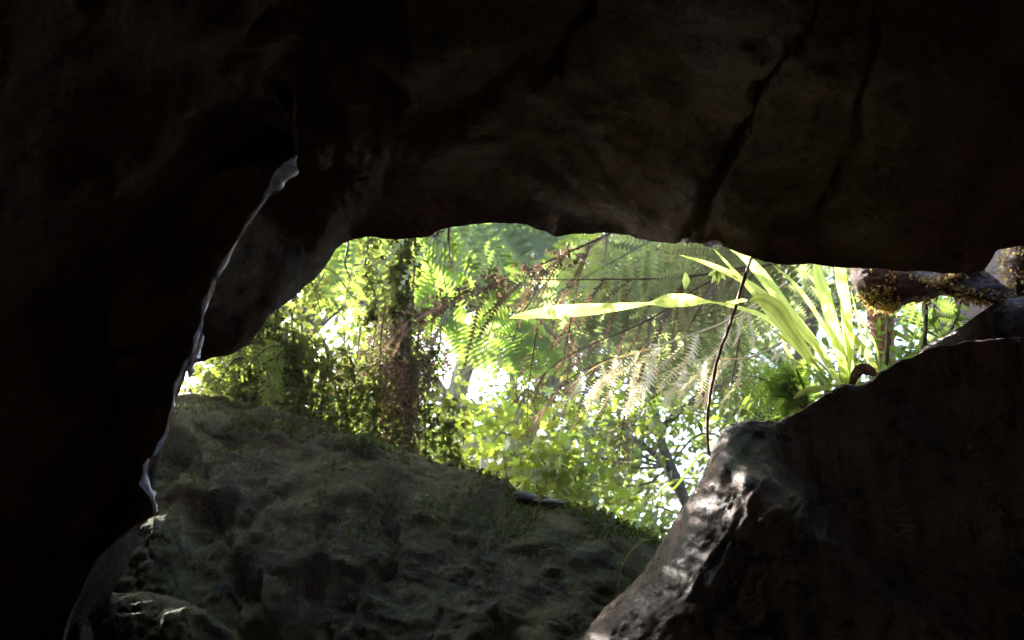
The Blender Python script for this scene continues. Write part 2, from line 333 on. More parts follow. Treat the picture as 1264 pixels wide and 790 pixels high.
m_glint = leaf_mat('painted_glint', (.5, .52, .6), (.75, .78, .95), .6, rough=.15, gloss=.3)  # pale translucent strip that paints the sky shine along the wet rock edge
def glint(parent, pts, seed):
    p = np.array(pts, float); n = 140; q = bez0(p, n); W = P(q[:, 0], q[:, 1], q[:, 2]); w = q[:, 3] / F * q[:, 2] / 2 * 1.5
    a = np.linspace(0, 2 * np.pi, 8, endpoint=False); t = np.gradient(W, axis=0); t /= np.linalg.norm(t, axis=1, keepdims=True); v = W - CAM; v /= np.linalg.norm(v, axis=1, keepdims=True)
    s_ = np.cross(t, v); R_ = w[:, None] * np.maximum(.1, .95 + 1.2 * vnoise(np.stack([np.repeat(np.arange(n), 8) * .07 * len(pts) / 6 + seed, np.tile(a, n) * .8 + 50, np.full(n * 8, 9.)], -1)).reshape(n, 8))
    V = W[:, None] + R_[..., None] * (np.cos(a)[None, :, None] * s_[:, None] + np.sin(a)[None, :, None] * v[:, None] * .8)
    mesh_np('edge_glint', V.reshape(-1, 3), grid_faces(n, 8, True), m_glint, parent, True, np.clip(.5 + .9 * vnoise(V.reshape(-1, 3) * 25 + 60), 0, 1))
def bez0(p, n):
    m = len(p) - 1; t = np.linspace(0, m, n); return np.stack([np.interp(t, np.arange(m + 1), p[:, k]) for k in range(p.shape[1])], -1)
glint(o, [(366, 190, 4.20, 2.4), (358, 206, 4.20, 10.8), (346, 224, 4.26, 10.8), (330, 240, 4.28, 4.8), (308, 271, 4.30, 3.6), (292, 297, 4.30, 3.0), (272, 333, 4.30, 2.4), (264, 347, 4.30, 4.8), (254, 372, 4.30, 3.6), (246, 408, 4.30, 3.0), (236, 438, 4.30, 3.6), (223, 460, 4.30, 3.6), (214, 490, 4.30, 2.4), (212, 505, 4.30, 3.0), (203, 538, 4.30, 3.0), (190, 562, 4.30, 1.8)], 3)
glint(o, [(182, 566, 4.30, 3.6), (178, 585, 4.30, 4.8), (183, 606, 4.30, 6.0), (190, 618, 4.30, 3.6), (193, 632, 4.30, 1.2)], 20)
o_over = o
# back slab
def back_extra(px, py, W):
    e = crack(px, py, [(205, 545), (250, 610), (285, 680), (300, 760), (350, 830)], 20, .38)
    e += crack(px, py, [(290, 520), (320, 580), (345, 620)], 7, .09) + crack(px, py, [(470, 570), (480, 640), (470, 700)], 10, .22) + crack(px, py, [(400, 640), (380, 700), (400, 800)], 8, .16) + crack(px, py, [(540, 590), (560, 660), (600, 720)], 8, .14)
    e += crack(px, py, [(620, 610), (650, 670), (690, 720), (720, 800)], 10, .10)
    e += crack(px, py, [(395, 556), (430, 562), (480, 566)], 5, .16) + crack(px, py, [(255, 520), (275, 527), (292, 538)], 4, .10)
    e += crack(px, py, [(240, 545), (330, 548), (450, 580), (560, 600), (680, 640), (800, 690)], 12, -.06)
    s = .35 * (fbm(W.reshape(-1, 3) @ np.array([[1, 0, .35], [0, 1, 0], [-.35, 0, 1]]) * [1.5, 1.5, 6], 1.8, 5, True, .65)).reshape(px.shape) * .05
    return e + s
o = body('rock_slab', [(-400, 480, 8.4), (60, 492, 8.2), (180, 490, 8.0), (243, 488, 7.9), (275, 492, 7.9), (300, 500, 7.9), (330, 504, 7.9), (360, 512, 7.8), (385, 516, 7.8), (410, 530, 7.8), (440, 540, 7.7), (468, 545, 7.7), (490, 556, 7.7), (530, 569, 7.6), (580, 583, 7.5), (612, 592, 7.4), (632, 599, 7.4), (645, 611, 7.3),
     (662, 616, 7.3), (690, 620, 7.2), (725, 629, 7.1), (752, 635, 7.1), (775, 649, 7.0), (796, 664, 6.9), (812, 672, 6.9), (860, 700, 6.8), (1000, 760, 6.7), (1500, 900, 6.6), (1500, 2000, 5.5), (600, 2600, 5.2), (-400, 2400, 5.5), (-1000, 1300, 7.5)],
     .9, 1.6, m_back, nr=220, na=700, amp=.11, centre=(350, 1150, 6.4), ef=.42, extra=back_extra, scale=1.4, ridge=.08, fac=1.5, sharp=45., jag=2.5)
tag(o, 'long greenish mossy rock slab under the hanging vines', 'rock')

# right boulder
def right_extra(px, py, W):
    u = px * .86 - (790 - py) * .50 ; vv = px * .5 + (790 - py) * .86
    q = np.stack([u * .050, vv * .009, 0 * u + 3], -1).reshape(-1, 3); q2 = np.stack([u * .008, vv * .012, 0 * u + 40], -1).reshape(-1, 3)
    q = q + np.stack([fbm(q2, 1, 4) * .9, fbm(q2 + 9, 1, 3) * .8, 0 * q[:, 0]], -1); mod = np.clip(.55 + .9 * fbm(q2 + 33, 1.4, 3), .05, 1.4).reshape(px.shape)
    near = np.clip((1000 - u) / 420, 0, 1)
    f1 = (fbm(q, 1, 4, True, .6).reshape(px.shape) - .6) * .085 * near * mod
    e = crack(px, py, [(1145, 560), (1170, 640), (1230, 700)], 60, .12) + crack(px, py, [(930, 520), (905, 570), (880, 640)], 8, .05)
    return f1 + e
o = body('boulder', [(650, 960, 4.1), (700, 840, 4.15), (722, 780, 4.2), (740, 758, 4.25), (764, 734, 4.3), (790, 706, 4.4), (812, 680, 4.5), (830, 648, 4.55), (846, 622, 4.6), (862, 600, 4.65), (872, 580, 4.7), (874, 563, 4.7), (884, 546, 4.8), (893, 530, 4.8), (912, 522, 4.85), (940, 518, 4.85), (968, 517, 4.9),
     (986, 512, 4.9), (1002, 500, 4.9), (1016, 487, 4.95), (1034, 479, 4.95), (1062, 475, 5.), (1078, 466, 5.), (1088, 458, 5.), (1108, 450, 5.), (1134, 441, 5.), (1146, 430, 5.), (1180, 424, 5.), (1225, 420, 5.), (1270, 418, 5.), (1500, 400, 5.), (2100, 500, 5.), (2300, 1100, 4.5), (1700, 1900, 4.), (900, 1600, 4.)],
     lambda R: .05 + 1.0 * np.clip((985 - R[:, 0]) / 110, 0, 1) * np.clip((R[:, 1] - 505) / 40, 0, 1) * np.clip((R[:, 0] - 400) / 200, 0, 1), 1.0, m_right, nr=240, na=760, amp=.075, centre=(1380, 950, 5.05), ef=.6, extra=right_extra, scale=1.5, fac=1.2, ridge=.7, jag=3.5, sharp=30.)
tag(o, 'big dark brown boulder with sunlit streaks and a strap leaved plant on top', 'boulder')
o = body('rock_ledge', [(1132, 446, 5.3), (1138, 432, 5.3), (1150, 422, 5.35), (1166, 414, 5.4), (1186, 402, 5.4), (1204, 390, 5.4), (1222, 376, 5.4), (1240, 369, 5.4), (1270, 364, 5.4), (1400, 350, 5.4), (1600, 420, 5.4), (1500, 600, 5.2), (1250, 560, 5.2)],
     .12, .5, m_right, nr=60, na=260, amp=.03, ef=.6, scale=2.4)
tag(o, 'smooth brown rock ledge with a pale rounded edge just above the big boulder', 'rock')
# mossy spur hanging under the ceiling
SP = [(1052, 328, 5.6), (1050, 345, 5.55), (1056, 362, 5.5), (1066, 374, 5.5), (1078, 380, 5.5), (1096, 381, 5.5), (1112, 372, 5.5), (1132, 372, 5.5), (1150, 365, 5.5), (1172, 363, 5.5), (1196, 367, 5.5), (1218, 370, 5.5), (1236, 374, 5.5),
      (1262, 372, 5.6), (1240, 352, 5.6), (1222, 335, 5.65), (1205, 325, 5.65), (1180, 334, 5.65), (1145, 338, 5.65), (1110, 332, 5.65), (1080, 322, 5.65)]
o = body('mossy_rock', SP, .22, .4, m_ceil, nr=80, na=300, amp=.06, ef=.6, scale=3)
tag(o, 'mossy rock spur hanging below the ceiling with a sunlit golden end', 'rock'); spur = o
o = body('rock', [(1246, 300, 5.9), (1240, 330, 5.9), (1244, 352, 5.9), (1250, 368, 5.9), (1275, 366, 5.9), (1330, 350, 5.9), (1320, 290, 5.9), (1262, 288, 5.9)], .2, .3, m_ceil, nr=36, na=120, amp=.03, ef=.6, scale=4)
tag(o, 'small rounded rock knob with bright moss beside the ledge', 'rock'); knob = o
# lower left boulders
o = body('boulder', [(190, 634, 5.9), (205, 645, 5.9), (218, 668, 5.9), (232, 712, 5.9), (240, 748, 5.9), (280, 900, 5.8), (60, 1000, 5.6), (70, 800, 5.7), (98, 742, 5.8), (128, 694, 5.9), (160, 655, 5.9)], .45, .5, m_back, nr=110, na=320, amp=.10, ef=.7, scale=2.4, ridge=.5, fac=1.3, sharp=40.)
tag(o, 'upright mossy boulder wedged under the tip of the overhanging rock', 'boulder', 'small boulders at the foot of the slab')
o = body('boulder', [(88, 752, 5.3), (130, 738, 5.3), (175, 735, 5.3), (216, 740, 5.3), (252, 756, 5.3), (282, 782, 5.3), (340, 860, 5.3), (300, 1000, 5.), (60, 1000, 5.), (60, 820, 5.2)], .4, .5, m_back, nr=110, na=320, amp=.10, ef=.7, scale=2.4, ridge=.5, fac=1.3, sharp=40.)
tag(o, 'low rounded mossy boulder in front of the upright one', 'boulder', 'small boulders at the foot of the slab')
o = body('boulder', [(74, 800, 5.0), (84, 768, 5.0), (97, 754, 5.0), (110, 766, 5.0), (122, 784, 5.0), (150, 850, 4.9), (60, 900, 4.9)], .25, .3, m_right, nr=40, na=120, amp=.04, ef=.7, scale=2.2)
tag(o, 'small brownish boulder poking up beside the low rounded one', 'boulder', 'small boulders at the foot of the slab')
stones = []
# slabs and stones lying on the back slab
glint(bpy.data.objects['cave_ceiling'], [(838, 300, 5.42, 1), (848, 297, 5.40, 4), (862, 298, 5.36, 3), (878, 299, 5.35, 6), (893, 301, 5.33, 5), (903, 306, 5.32, 1)], 60)  # pale strips painting highlights along the ceiling lip
glint(bpy.data.objects['cave_ceiling'], [(534, 294, 6.05, 1), (541, 288, 6.05, 5), (549, 284, 6.08, 1)], 70)
glint(bpy.data.objects['cave_ceiling'], [(250, 396, 5.1, 3), (246, 415, 5.08, 6), (241, 432, 5.05, 8), (236, 450, 5.05, 6), (232, 466, 5.05, 2)], 40)
for k, (pl, lab) in enumerate([
    ([(385, 534, 7.35), (400, 526, 7.4), (430, 528, 7.4), (462, 536, 7.4), (490, 552, 7.4), (505, 565, 7.35), (470, 566, 7.3), (430, 556, 7.3), (396, 548, 7.3)], 'dark flat stone slab lying beneath the red fern trunk'),
    ([(236, 512, 7.45), (262, 500, 7.5), (300, 506, 7.5), (330, 520, 7.5), (330, 536, 7.4), (296, 540, 7.4), (258, 532, 7.4)], 'pale grey stone slab at the shaded end of the mossy slab'),
    ([(330, 522, 7.45), (352, 512, 7.5), (384, 522, 7.5), (392, 538, 7.4), (360, 546, 7.4), (334, 540, 7.4)], 'grey stone between the pale slab and the dark flat one'),
    ([(634, 606, 7.1), (646, 602, 7.1), (664, 610, 7.1), (666, 618, 7.1), (650, 617, 7.1), (638, 613, 7.1)], 'small whitish stone on the sunny end of the mossy slab'),
    ([(668, 616, 7.05), (682, 613, 7.05), (698, 618, 7.05), (696, 625, 7.05), (676, 624, 7.05)], 'small flat whitish stone next to the larger whitish one')]):
    pl = [(a, b + (7 if k < 3 else 2), c_ + .05) for a, b, c_ in pl]; o = body('stone', pl, .10 if k < 3 else .05, .3 if k < 3 else .1, m_pale if k > 2 else m_back, nr=50, na=160, amp=.07 if k < 3 else .012, ef=.8, scale=4, ridge=.8); stones.append(o)
    tag(o, lab, 'stone', 'stones lying on the mossy slab')

# enclosing walls and floor
def world_sheet(name, fn, nu, nv, mat, amp=.2):
    u, v = np.meshgrid(np.linspace(0, 1, nu), np.linspace(0, 1, nv)); W = fn(u, v)
    W = displace(W, False, amp); return mesh_np(name, W.reshape(-1, 3), grid_faces(nv, nu), mat)
def fwall(u, v):
    a = np.pi * (1.5 * u * 1.0 - .25) ; a = (u - .5) * 2 * math.radians(155) - math.pi / 2
    r = 9.6; x = r * np.cos(a); y = r * .72 * np.sin(a) + 1.2; y = np.where(y > 6.9, 6.9, y)
    return np.stack([x, y, -2 + v * 9.2], -1)
tag(world_sheet('cave_wall', fwall, 160, 60, m_wall), kind='structure')
def ffloor(u, v): return np.stack([-10 + 20 * u, -6.5 + 16 * v, 0 * u - .25], -1)
tag(world_sheet('cave_floor', ffloor, 120, 100, m_wall, .15), kind='structure')
def terrain():
    xs = np.concatenate([np.linspace(-900, -60, 12), np.linspace(-50, -12, 20), np.linspace(-11, 11, 45), np.linspace(12, 50, 20), np.linspace(60, 900, 12)])
    ys = np.concatenate([np.linspace(-900, -60, 10), np.linspace(-50, -13, 14), np.linspace(-12, 10, 45), np.linspace(10.6, 40, 50), np.linspace(45, 900, 20)])
    X, Y = np.meshgrid(xs, ys); r = np.hypot(X, Y)
    Z = 4.35 + .35 * fbm(np.stack([X, Y, 0 * X], -1).reshape(-1, 3), .3, 3).reshape(X.shape) - .02 * np.clip(Y - 8, 0, 40) + .004 * np.clip(r - 30, 0, 200)
    Z = Z - 1.0 * np.clip((X + 1) / 4, 0, 1) * np.clip((12 - Y) / 4, 0, 1)
    f = grid_faces(len(ys), len(xs)); c = np.stack([X, Y], -1).reshape(-1, 2)[f].mean(1)
    hole = (np.abs(c[:, 0]) < 9.2) & (c[:, 1] > -7) & (c[:, 1] < 8.0)
    return mesh_np('ground', np.stack([X, Y, Z], -1).reshape(-1, 3), f[~hole], m_ground)
tag(terrain(), kind='structure')
# ------------------------------------------------------------------ plant builders
def bez(p, n):
    """smooth curve through points (Catmull-Rom)"""
    p = np.asarray(p, float); m = len(p) - 1; t = np.linspace(0, m, n); i = np.minimum(t.astype(int), m - 1); f = (t - i)[:, None]
    g = lambda k: p[np.clip(k, 0, m)]
    p0, p1, p2, p3 = g(i - 1), g(i), g(i + 1), g(i + 2)
    return .5 * (2 * p1 + (p2 - p0) * f + (2 * p0 - 5 * p1 + 4 * p2 - p3) * f ** 2 + (3 * p1 - p0 - 3 * p2 + p3) * f ** 3)
def frames(c):
    t = np.gradient(c, axis=0); t /= np.linalg.norm(t, axis=1, keepdims=True) + 1e-9
    ref = np.array([0, 0, 1.]) if abs(t[:, 2]).mean() < .8 else np.array([0, 1., 0])
    s = np.cross(t, ref); s /= np.linalg.norm(s, axis=1, keepdims=True) + 1e-9
    return t, s, np.cross(s, t)
def tube_np(c, r, k=8, rough=0., seed=0):
    c = np.asarray(c, float); n = len(c); r = np.broadcast_to(np.asarray(r, float), (n,)); t, s, u = frames(c)
    a = np.linspace(0, 2 * np.pi, k, endpoint=False); R = r[:, None] * np.ones(k)
    if rough: R = R * (1 + rough * vnoise(np.stack([np.repeat(np.arange(n), k) * .45 + seed * 7.3 + 50, np.tile(np.cos(a) * 1.3, n) + 50, np.tile(np.sin(a) * 1.3, n) + 50 + seed], -1)).reshape(n, k))
    v = c[:, None] + R[..., None] * (np.cos(a)[None, :, None] * s[:, None] + np.sin(a)[None, :, None] * u[:, None])
    return v.reshape(-1, 3), grid_faces(n, k, True)
class Bag:
    def __init__(s): s.v = []; s.f3 = []; s.f4 = []; s.t = []; s.n = 0
    def add(s, v, f, tint=.5):
        v = np.asarray(v, float); f = np.asarray(f) + s.n; (s.f3 if f.shape[1] == 3 else s.f4).append(f)
        s.v.append(v); s.t.append(np.broadcast_to(np.asarray(tint, float), (len(v),))); s.n += len(v)
    def build(s, name, mat, parent=None, smooth=True):
        fs = [np.concatenate(x) for x in (s.f3, s.f4) if x]
        return mesh_np(name, np.concatenate(s.v), fs, mat, parent, smooth, np.concatenate(s.t))
def sun_gap(pos, keep=.10, rad=.6):
    ok = np.ones(len(pos), bool)
    for (a, b, d, r) in ((985, 400, 5.4, .7), (915, 565, 4.75, .42), (1065, 350, 5.4, .45), (740, 380, 5.5, .35), (790, 460, 7.6, .6), (1240, 330, 5.9, .4)):
        q = pos - P(a, b, d); t = q @ SUN; e = np.linalg.norm(q - t[:, None] * SUN, axis=1); ok &= ~((e < r + .02 * t) & (t > .5) & (rng.random(len(pos)) > keep))
    return ok
# leaf outlines: x across, y along, z up
def fan(outline, fold=.12):
    o = np.array(outline, float); v = np.column_stack([o, fold * np.abs(o[:, 0])]); v = np.vstack([[0, .32, 0], v]); n = len(o)
    j = np.arange(n); return v, np.stack([np.zeros(n, int), j + 1, (j + 1) % n + 1], -1)
OVAL = fan([(0, 0), (.17, .2), (.24, .45), (.16, .75), (0, 1), (-.16, .75), (-.24, .45), (-.17, .2)])
IVY = fan([(0, 0), (.3, -.05), (.48, .2), (.25, .38), (.38, .68), (.12, .62), (0, 1), (-.12, .62), (-.38, .68), (-.25, .38), (-.48, .2), (-.3, -.05)])
MAPLE = fan([(0, 0), (.25, -.1), (.2, .1), (.5, .12), (.3, .3), (.52, .6), (.2, .5), (0, 1), (-.2, .5), (-.52, .6), (-.3, .3), (-.5, .12), (-.2, .1), (-.25, -.1)])
NARROW = fan([(0, 0), (.09, .3), (.06, .7), (0, 1), (-.06, .7), (-.09, .3)])
def scatter(bag, tpl, pos, size, tilt=.6, droop=0., tint=None, rg=rng):
    """many leaves: pos (n,3), size scalar or (n,)"""
    tv, tf = tpl; n = len(pos); size = np.broadcast_to(np.asarray(size, float), (n,)) * rg.uniform(.7, 1.25, n)
    yaw = rg.uniform(0, 2 * np.pi, n); p = rg.normal(-droop, tilt, n); q = rg.normal(0, tilt, n)
    cy, sy, cp, sp, cq, sq = np.cos(yaw), np.sin(yaw), np.cos(p), np.sin(p), np.cos(q), np.sin(q)
    Y = np.stack([-sy * cp, cy * cp, sp], -1); X0 = np.stack([cy, sy, 0 * cy], -1); Z0 = np.cross(X0, Y)
    X = X0 * cq[:, None] + Z0 * sq[:, None]; Z = np.cross(X, Y)
    v = pos[:, None] + size[:, None, None] * (tv[None, :, :1] * X[:, None] + tv[None, :, 1:2] * Y[:, None] + tv[None, :, 2:] * Z[:, None])
    f = tf[None] + (np.arange(n) * len(tv))[:, None, None]
    tt = rg.uniform(0, 1, n) if tint is None else np.clip(tint + rg.normal(0, .2, n), 0, 1)
    bag.add(v.reshape(-1, 3), f.reshape(-1, 3), np.repeat(tt, len(tv)))
def frond(name, curve, mat, parent, npair=26, plen=.5, nt=12, tw=.05, up=(0, .62, .78), droop=.25, ang=62, seed=0, rach=.012, curl=0., start=.08, mat_r=None, sweep=None, gaps=0., tint=.5):
    """one fern frond as one joined mesh: midrib plus toothed leaflets on both sides"""
    rg = np.random.default_rng(seed + 100); c = bez(curve, npair * 2 + 2); n = len(c); t = np.gradient(c, axis=0); t /= np.linalg.norm(t, axis=1, keepdims=True)
    up = np.asarray(up, float); s = np.cross(t, up); s /= np.linalg.norm(s, axis=1, keepdims=True) + 1e-9; nn = np.cross(s, t)
    B = Bag(); r = rach * np.linspace(1, .25, n); v, f = tube_np(c, r, 5); B.add(v, f, tint)
    for i in range(int(n * start), n - 1, 2):
        x = (i / n - start) / (1 - start); L = plen * (np.sin(np.pi * min(1, x * .92 + .12)) ** .75) * rg.uniform(.88, 1.1)
        for sd in (-1, 1):
            if rg.random() < gaps or (sweep is None and not sun_gap(c[i:i + 1] + s[i] * sd * L * .4, .3)[0]): continue
            a = math.radians(ang + rg.normal(0, 4) - 15 * x)
            d = t[i] * math.cos(a) + s[i] * sd * math.sin(a)
            if sweep is not None: d = d * .25 + np.asarray(sweep, float) + rg.normal(0, .13, 3)
            d = d / np.linalg.norm(d); k = np.linspace(0, 1, nt + 1)[:, None]
            dr = (droop * rg.uniform(.6, 1.4)) * L
            sp = c[i] + d * L * k + np.array([0, 0, -1.]) * dr * k ** 2 + (nn[i] * curl * L * np.sin(k * 5 + rg.uniform(0, 6)) * .3 if curl else 0)
            w = np.cross(d, nn[i]); w /= np.linalg.norm(w) + 1e-9
            if curl: w = w * .8 + nn[i] * rg.normal(0, .6)
            prof = (np.sin(np.pi * np.clip(k[:-1, 0] * .85 + .15, 0, 1)) ** .6 * tw * (L / plen) ** .5)[:, None] * (rg.uniform(.5, 1.3, (nt, 1)) if curl else 1)
            fw = d * L / nt * 1.1
            for side in (-1, 1):
                tip = sp[:-1] + w * prof * side + fw - nn[i] * prof * (.15 if not curl else rg.normal(.2, .3))
                V = np.vstack([sp, tip]); j = np.arange(nt)
                F_ = np.stack([j, j + 1, j + nt + 1], -1)
                B.add(V, F_ if side > 0 else F_[:, ::-1], np.clip(tint + rg.normal(0, .12), 0, 1))
    return B.build(name, mat, parent, smooth=False)

def limb(B, pts, r0, r1, k=10, rough=.25, seed=0, n=None):
    c = bez(pts, n or max(8, len(pts) * 6)); v, f = tube_np(c, np.linspace(r0, r1, len(c)), k, rough, seed); B.add(v, f); return c

HOLES = [(565, 488, 30), (600, 388, 28), (412, 392, 20), (842, 602, 40), (985, 440, 34), (830, 540, 20), (700, 480, 12), (795, 450, 14), (1120, 405, 10), (740, 310, 16), (1000, 430, 14)]
def tree(name, lab, cat, trunk_pts, r, limbs, clumps, leafm, tpl, size, per, barkm, group=None, tilt=.6, spread=.5, flat=.6, tint=None):
    base = P(*trunk_pts[0]) if not isinstance(trunk_pts[0], np.ndarray) else trunk_pts[0]
    root = thing(name, base, lab, cat, group)
    B = Bag(); W = [P(*q) for q in trunk_pts]; limb(B, W, r, r * .45, 12)
    for i, L in enumerate(limbs): limb(B, [P(*q[:3]) for q in L[:-1]], L[-1][0], L[-1][1], 7, .2, i)
    B.build('trunk', barkm, root)
    Bl = Bag()
    for (x, y, d, s, m) in clumps:
        q = P(x, y, d) + rng.normal(0, 1, (int(per * m), 3)) * [s, s, s * flat]; q = q[sun_gap(q)]; scatter(Bl, tpl, q, size, tilt, .25, tint)
        # a twig to each clump
        c = P(x, y, d); w = np.asarray(W); e = w[np.argmin(np.linalg.norm(w - c, axis=1))]; v, f = tube_np(bez([e, (e + c) / 2 + rng.normal(0, .15, 3), c, c + rng.normal(0, s * .6, 3)], 9), np.linspace(r * .22, .008, 9), 5)
        Bt = Bag(); 
        twigs.append((v, f))
    Bl.build('crown', leafm, root, smooth=False)
    Bt = Bag()
    for v, f in twigs: Bt.add(v, f)
    if twigs: Bt.build('branch', barkm, root)['kind'] = 'stuff'
    twigs.clear(); return root
twigs = []
def clump_field(x0, x1, y0, y1, d0, d1, n, s0, s1, hole=1., rg=rng):
    out = []
    while len(out) < n:
        x, y, d, s = rg.uniform(x0, x1), rg.uniform(y0, y1), rg.uniform(d0, d1), rg.uniform(s0, s1)
        if any(math.hypot(x - a, y - b) < c * hole + s / d * F * .8 for a, b, c in HOLES): 
            if rg.random() < .93: continue
        out.append((x, y, d, s, 1.))
    return out

# ------------------------------------------------------------------ trees beyond the hole
G = 'trees rising beyond the cave mouth'
tree('tree', 'pale forked tree leaning over the sunny end of the mossy slab', 'tree', [(585, 680, 13.5), (612, 595, 13.5), (640, 545, 13.6), (668, 490, 13.7), (700, 430, 13.8), (735, 360, 14), (780, 250, 14.2)], .20,
     [[(625, 575, 13.6), (640, 520, 13.6), (632, 470, 13.5), (628, 420, 13.4), (.09, .03)], [(660, 505, 13.7), (700, 470, 13.4), (760, 450, 13.2), (.07, .02)], [(640, 560, 13.6), (690, 532, 13.2), (720, 520, 13.), (.05, .015)], [(640, 625, 13.5), (655, 600, 13.3), (668, 580, 13.2), (.09, .03)]],
     clump_field(540, 860, 300, 600, 12.5, 15.5, 26, .35, .6), m_leaf, OVAL, .13, 130, m_bark, G)
tree('tree', 'bright yellow green lobed leaf tree low behind the mossy slab', 'tree', [(655, 690, 11), (672, 640, 11), (690, 600, 11.2), (700, 540, 11.4)], .10, [[(690, 600, 11.2), (640, 570, 11), (590, 560, 10.8), (.04, .012)]],
     clump_field(560, 830, 500, 655, 9.8, 12.5, 22, .25, .42), m_maple, MAPLE, .15, 70, m_bark, G, tilt=.7)
tree('tree', 'dark slim trunk tree leaning beside the streaked boulder', 'tree', [(870, 700, 12), (850, 630, 12), (826, 575, 12.2), (812, 530, 12.4), (800, 470, 12.6), (770, 380, 13)], .10,
     [[(826, 575, 12.2), (780, 540, 12.4), (740, 520, 12.5), (.06, .015)], [(815, 530, 12.4), (860, 490, 12.2), (900, 470, 12), (.06, .02)]],
     clump_field(730, 960, 400, 640, 11., 14, 26, .3, .45, .9), m_far, OVAL, .14, 110, m_bark2, G)
tree('tree', 'tall leafy tree behind the ivy curtain', 'tree', [(350, 600, 14), (360, 480, 14), (380, 380, 14.2), (400, 250, 14.5)], .22, [[(365, 430, 14), (420, 380, 14), (470, 350, 14), (.08, .02)]],
     clump_field(230, 560, 290, 560, 12, 16, 40, .4, .7), m_leaf, OVAL, .15, 140, m_bark2, G)
tree('tree', 'grey trunk tree beyond the mossy spur', 'tree', [(1210, 520, 16), (1190, 450, 16), (1165, 395, 16), (1120, 330, 16)], .22, [[(1170, 410, 16), (1120, 395, 15.5), (1080, 400, 15), (.08, .03)]],
     clump_field(1020, 1300, 300, 480, 14, 18, 24, .4, .7), m_far, OVAL, .15, 120, m_bark, G)
tree('tree', 'hazy broad tree high over the forked one', 'tree', [(540, 640, 20), (560, 500, 20), (600, 380, 20.5), (650, 200, 21)], .3, [[(570, 460, 20), (660, 400, 20), (760, 360, 20), (.12, .03)], [(560, 500, 20), (500, 420, 20), (440, 380, 20), (.1, .03)]],
     clump_field(400, 820, 240, 640, 18, 24, 80, .6, 1.0, .9), m_far, OVAL, .24, 150, m_bark, G)
tree('tree', 'hazy broad tree seen through the strap leaves', 'tree', [(960, 640, 20), (980, 500, 20), (1000, 380, 20.5), (1010, 200, 21)], .3, [[(980, 460, 20), (900, 400, 20), (840, 360, 20), (.12, .03)]],
     clump_field(780, 1200, 240, 640, 18, 24, 55, .6, 1.0, 1.1), m_far, OVAL, .24, 150, m_bark2, G)
for (x, y, d, lab) in [(1040, 500, 7.2, 'low bush filling in behind the strap leaf plant'), (960, 530, 7.0, 'low leafy bush behind the small pale fern'), (1120, 460, 7.4, 'low bush behind the rounded ledge'), (800, 665, 9.5, 'bright leafy bush in the corner between slab and boulder')]:
    r = thing('bush', P(x, y + 30, d), lab, 'bush', 'low bushes round the cave mouth'); B = Bag(); 
    for k in range(7): limb(B, [P(x, y + 30, d), P(x + rng.normal(0, 15), y, d), P(x + rng.normal(0, 40), y - 25, d)], .012, .004, 5, .1)
    B.build('stem', m_bark, r); B = Bag(); scatter(B, MAPLE if x == 800 else OVAL, P(x, y, d) + rng.normal(0, 1, (420, 3)) * [.24, .2, .13], .09, .7, .3); B.build('foliage', m_maple if x == 800 else m_leaf, r, smooth=False)
B = Bag()
for (x, y, d, s, m) in clump_field(-300, 1700, 150, 640, 28, 40, 150, 1.1, 1.8, 1.1): q = P(x, y, d) + rng.normal(0, 1, (130, 3)) * [s, s, s * .6]; scatter(B, OVAL, q[sun_gap(q, .03)], .30, .6)
tag(B.build('far_foliage', m_far, None, smooth=False), kind='stuff')
for i, (x, lab) in enumerate([(470, 'slim far trunk behind the red fern trunk'), (690, 'slim far trunk behind the hanging dead fronds'), (905, 'slim far trunk behind the dangling root'), (1045, 'slim far trunk behind the strap leaf clump')]):
    r = thing('tree', P(x, 700, 30), lab, 'tree', 'slim far trunks'); B = Bag(); c = limb(B, [P(x, 700, 30), P(x + 15, 500, 30), P(x - 10, 350, 30.5), P(x + 10, 150, 31)], .22, .12); B.build('trunk', m_bark2, r)
    B = Bag(); scatter(B, OVAL, c[-14:].repeat(60, 0) + rng.normal(0, 1.1, (840, 3)), .25, .6); B.build('crown', m_far, r, smooth=False)

# ------------------------------------------------------------------ tree ferns
tf = thing('tree_fern', P(496, 600, 9), 'tree fern with an ivy covered trunk and red fibrous lower stem', 'tree fern')
B = Bag(); c = limb(B, [P(500, 620, 9.), P(496, 540, 9.), (P(494, 450, 9.)), P(494, 360, 9.), P(492, 250, 9.), P(490, 170, 9)], .13, .10, 12, .5)
tr = B.build('trunk', m_bark2, tf)
B = Bag()
for k in range(420):
    a = rng.uniform(0, 6.28); z = rng.integers(0, int(len(c) * .45)); p = c[z] + np.array([math.cos(a), math.sin(a), 0]) * .12
    q = p + np.array([math.cos(a) * .07, math.sin(a) * .07, -rng.uniform(.15, .4)]); v, f = tube_np(np.array([p, (p + q) / 2 + [math.cos(a) * .04, math.sin(a) * .04, 0], q]), [.007, .005, .003], 3); B.add(v, f, rng.random())
B.build('fibre', m_fib, tr)['kind'] = 'stuff'
crown1 = P(490, 190, 9)
for i, (tx, ty, td, h, L) in enumerate([(640, 372, 7.8, -60, .62), (560, 400, 7.6, -50, .62), (420, 400, 8, -50, .5), (690, 290, 9.5, -90, .6), (620, 240, 11, -90, .6), (380, 330, 9.5, -60, .5), (300, 260, 9, -80, .6), (480, 330, 11, -70, .55), (560, 150, 6.6, -80, .6), (420, 120, 7, -80, .6)]):
    e = P(tx, ty, td); m1 = P((490 * 2 + tx) / 3, (190 * 2 + ty) / 3 + h, (18 + td) / 3); m2 = P((490 + tx * 2) / 3, (190 + ty * 2) / 3 + h * .7, (9 + 2 * td) / 3)
    frond('frond', [crown1, m1, m2, e], m_fern, tf, 30, L, 12, .068, seed=i, tint=rng.uniform(.45, .8))
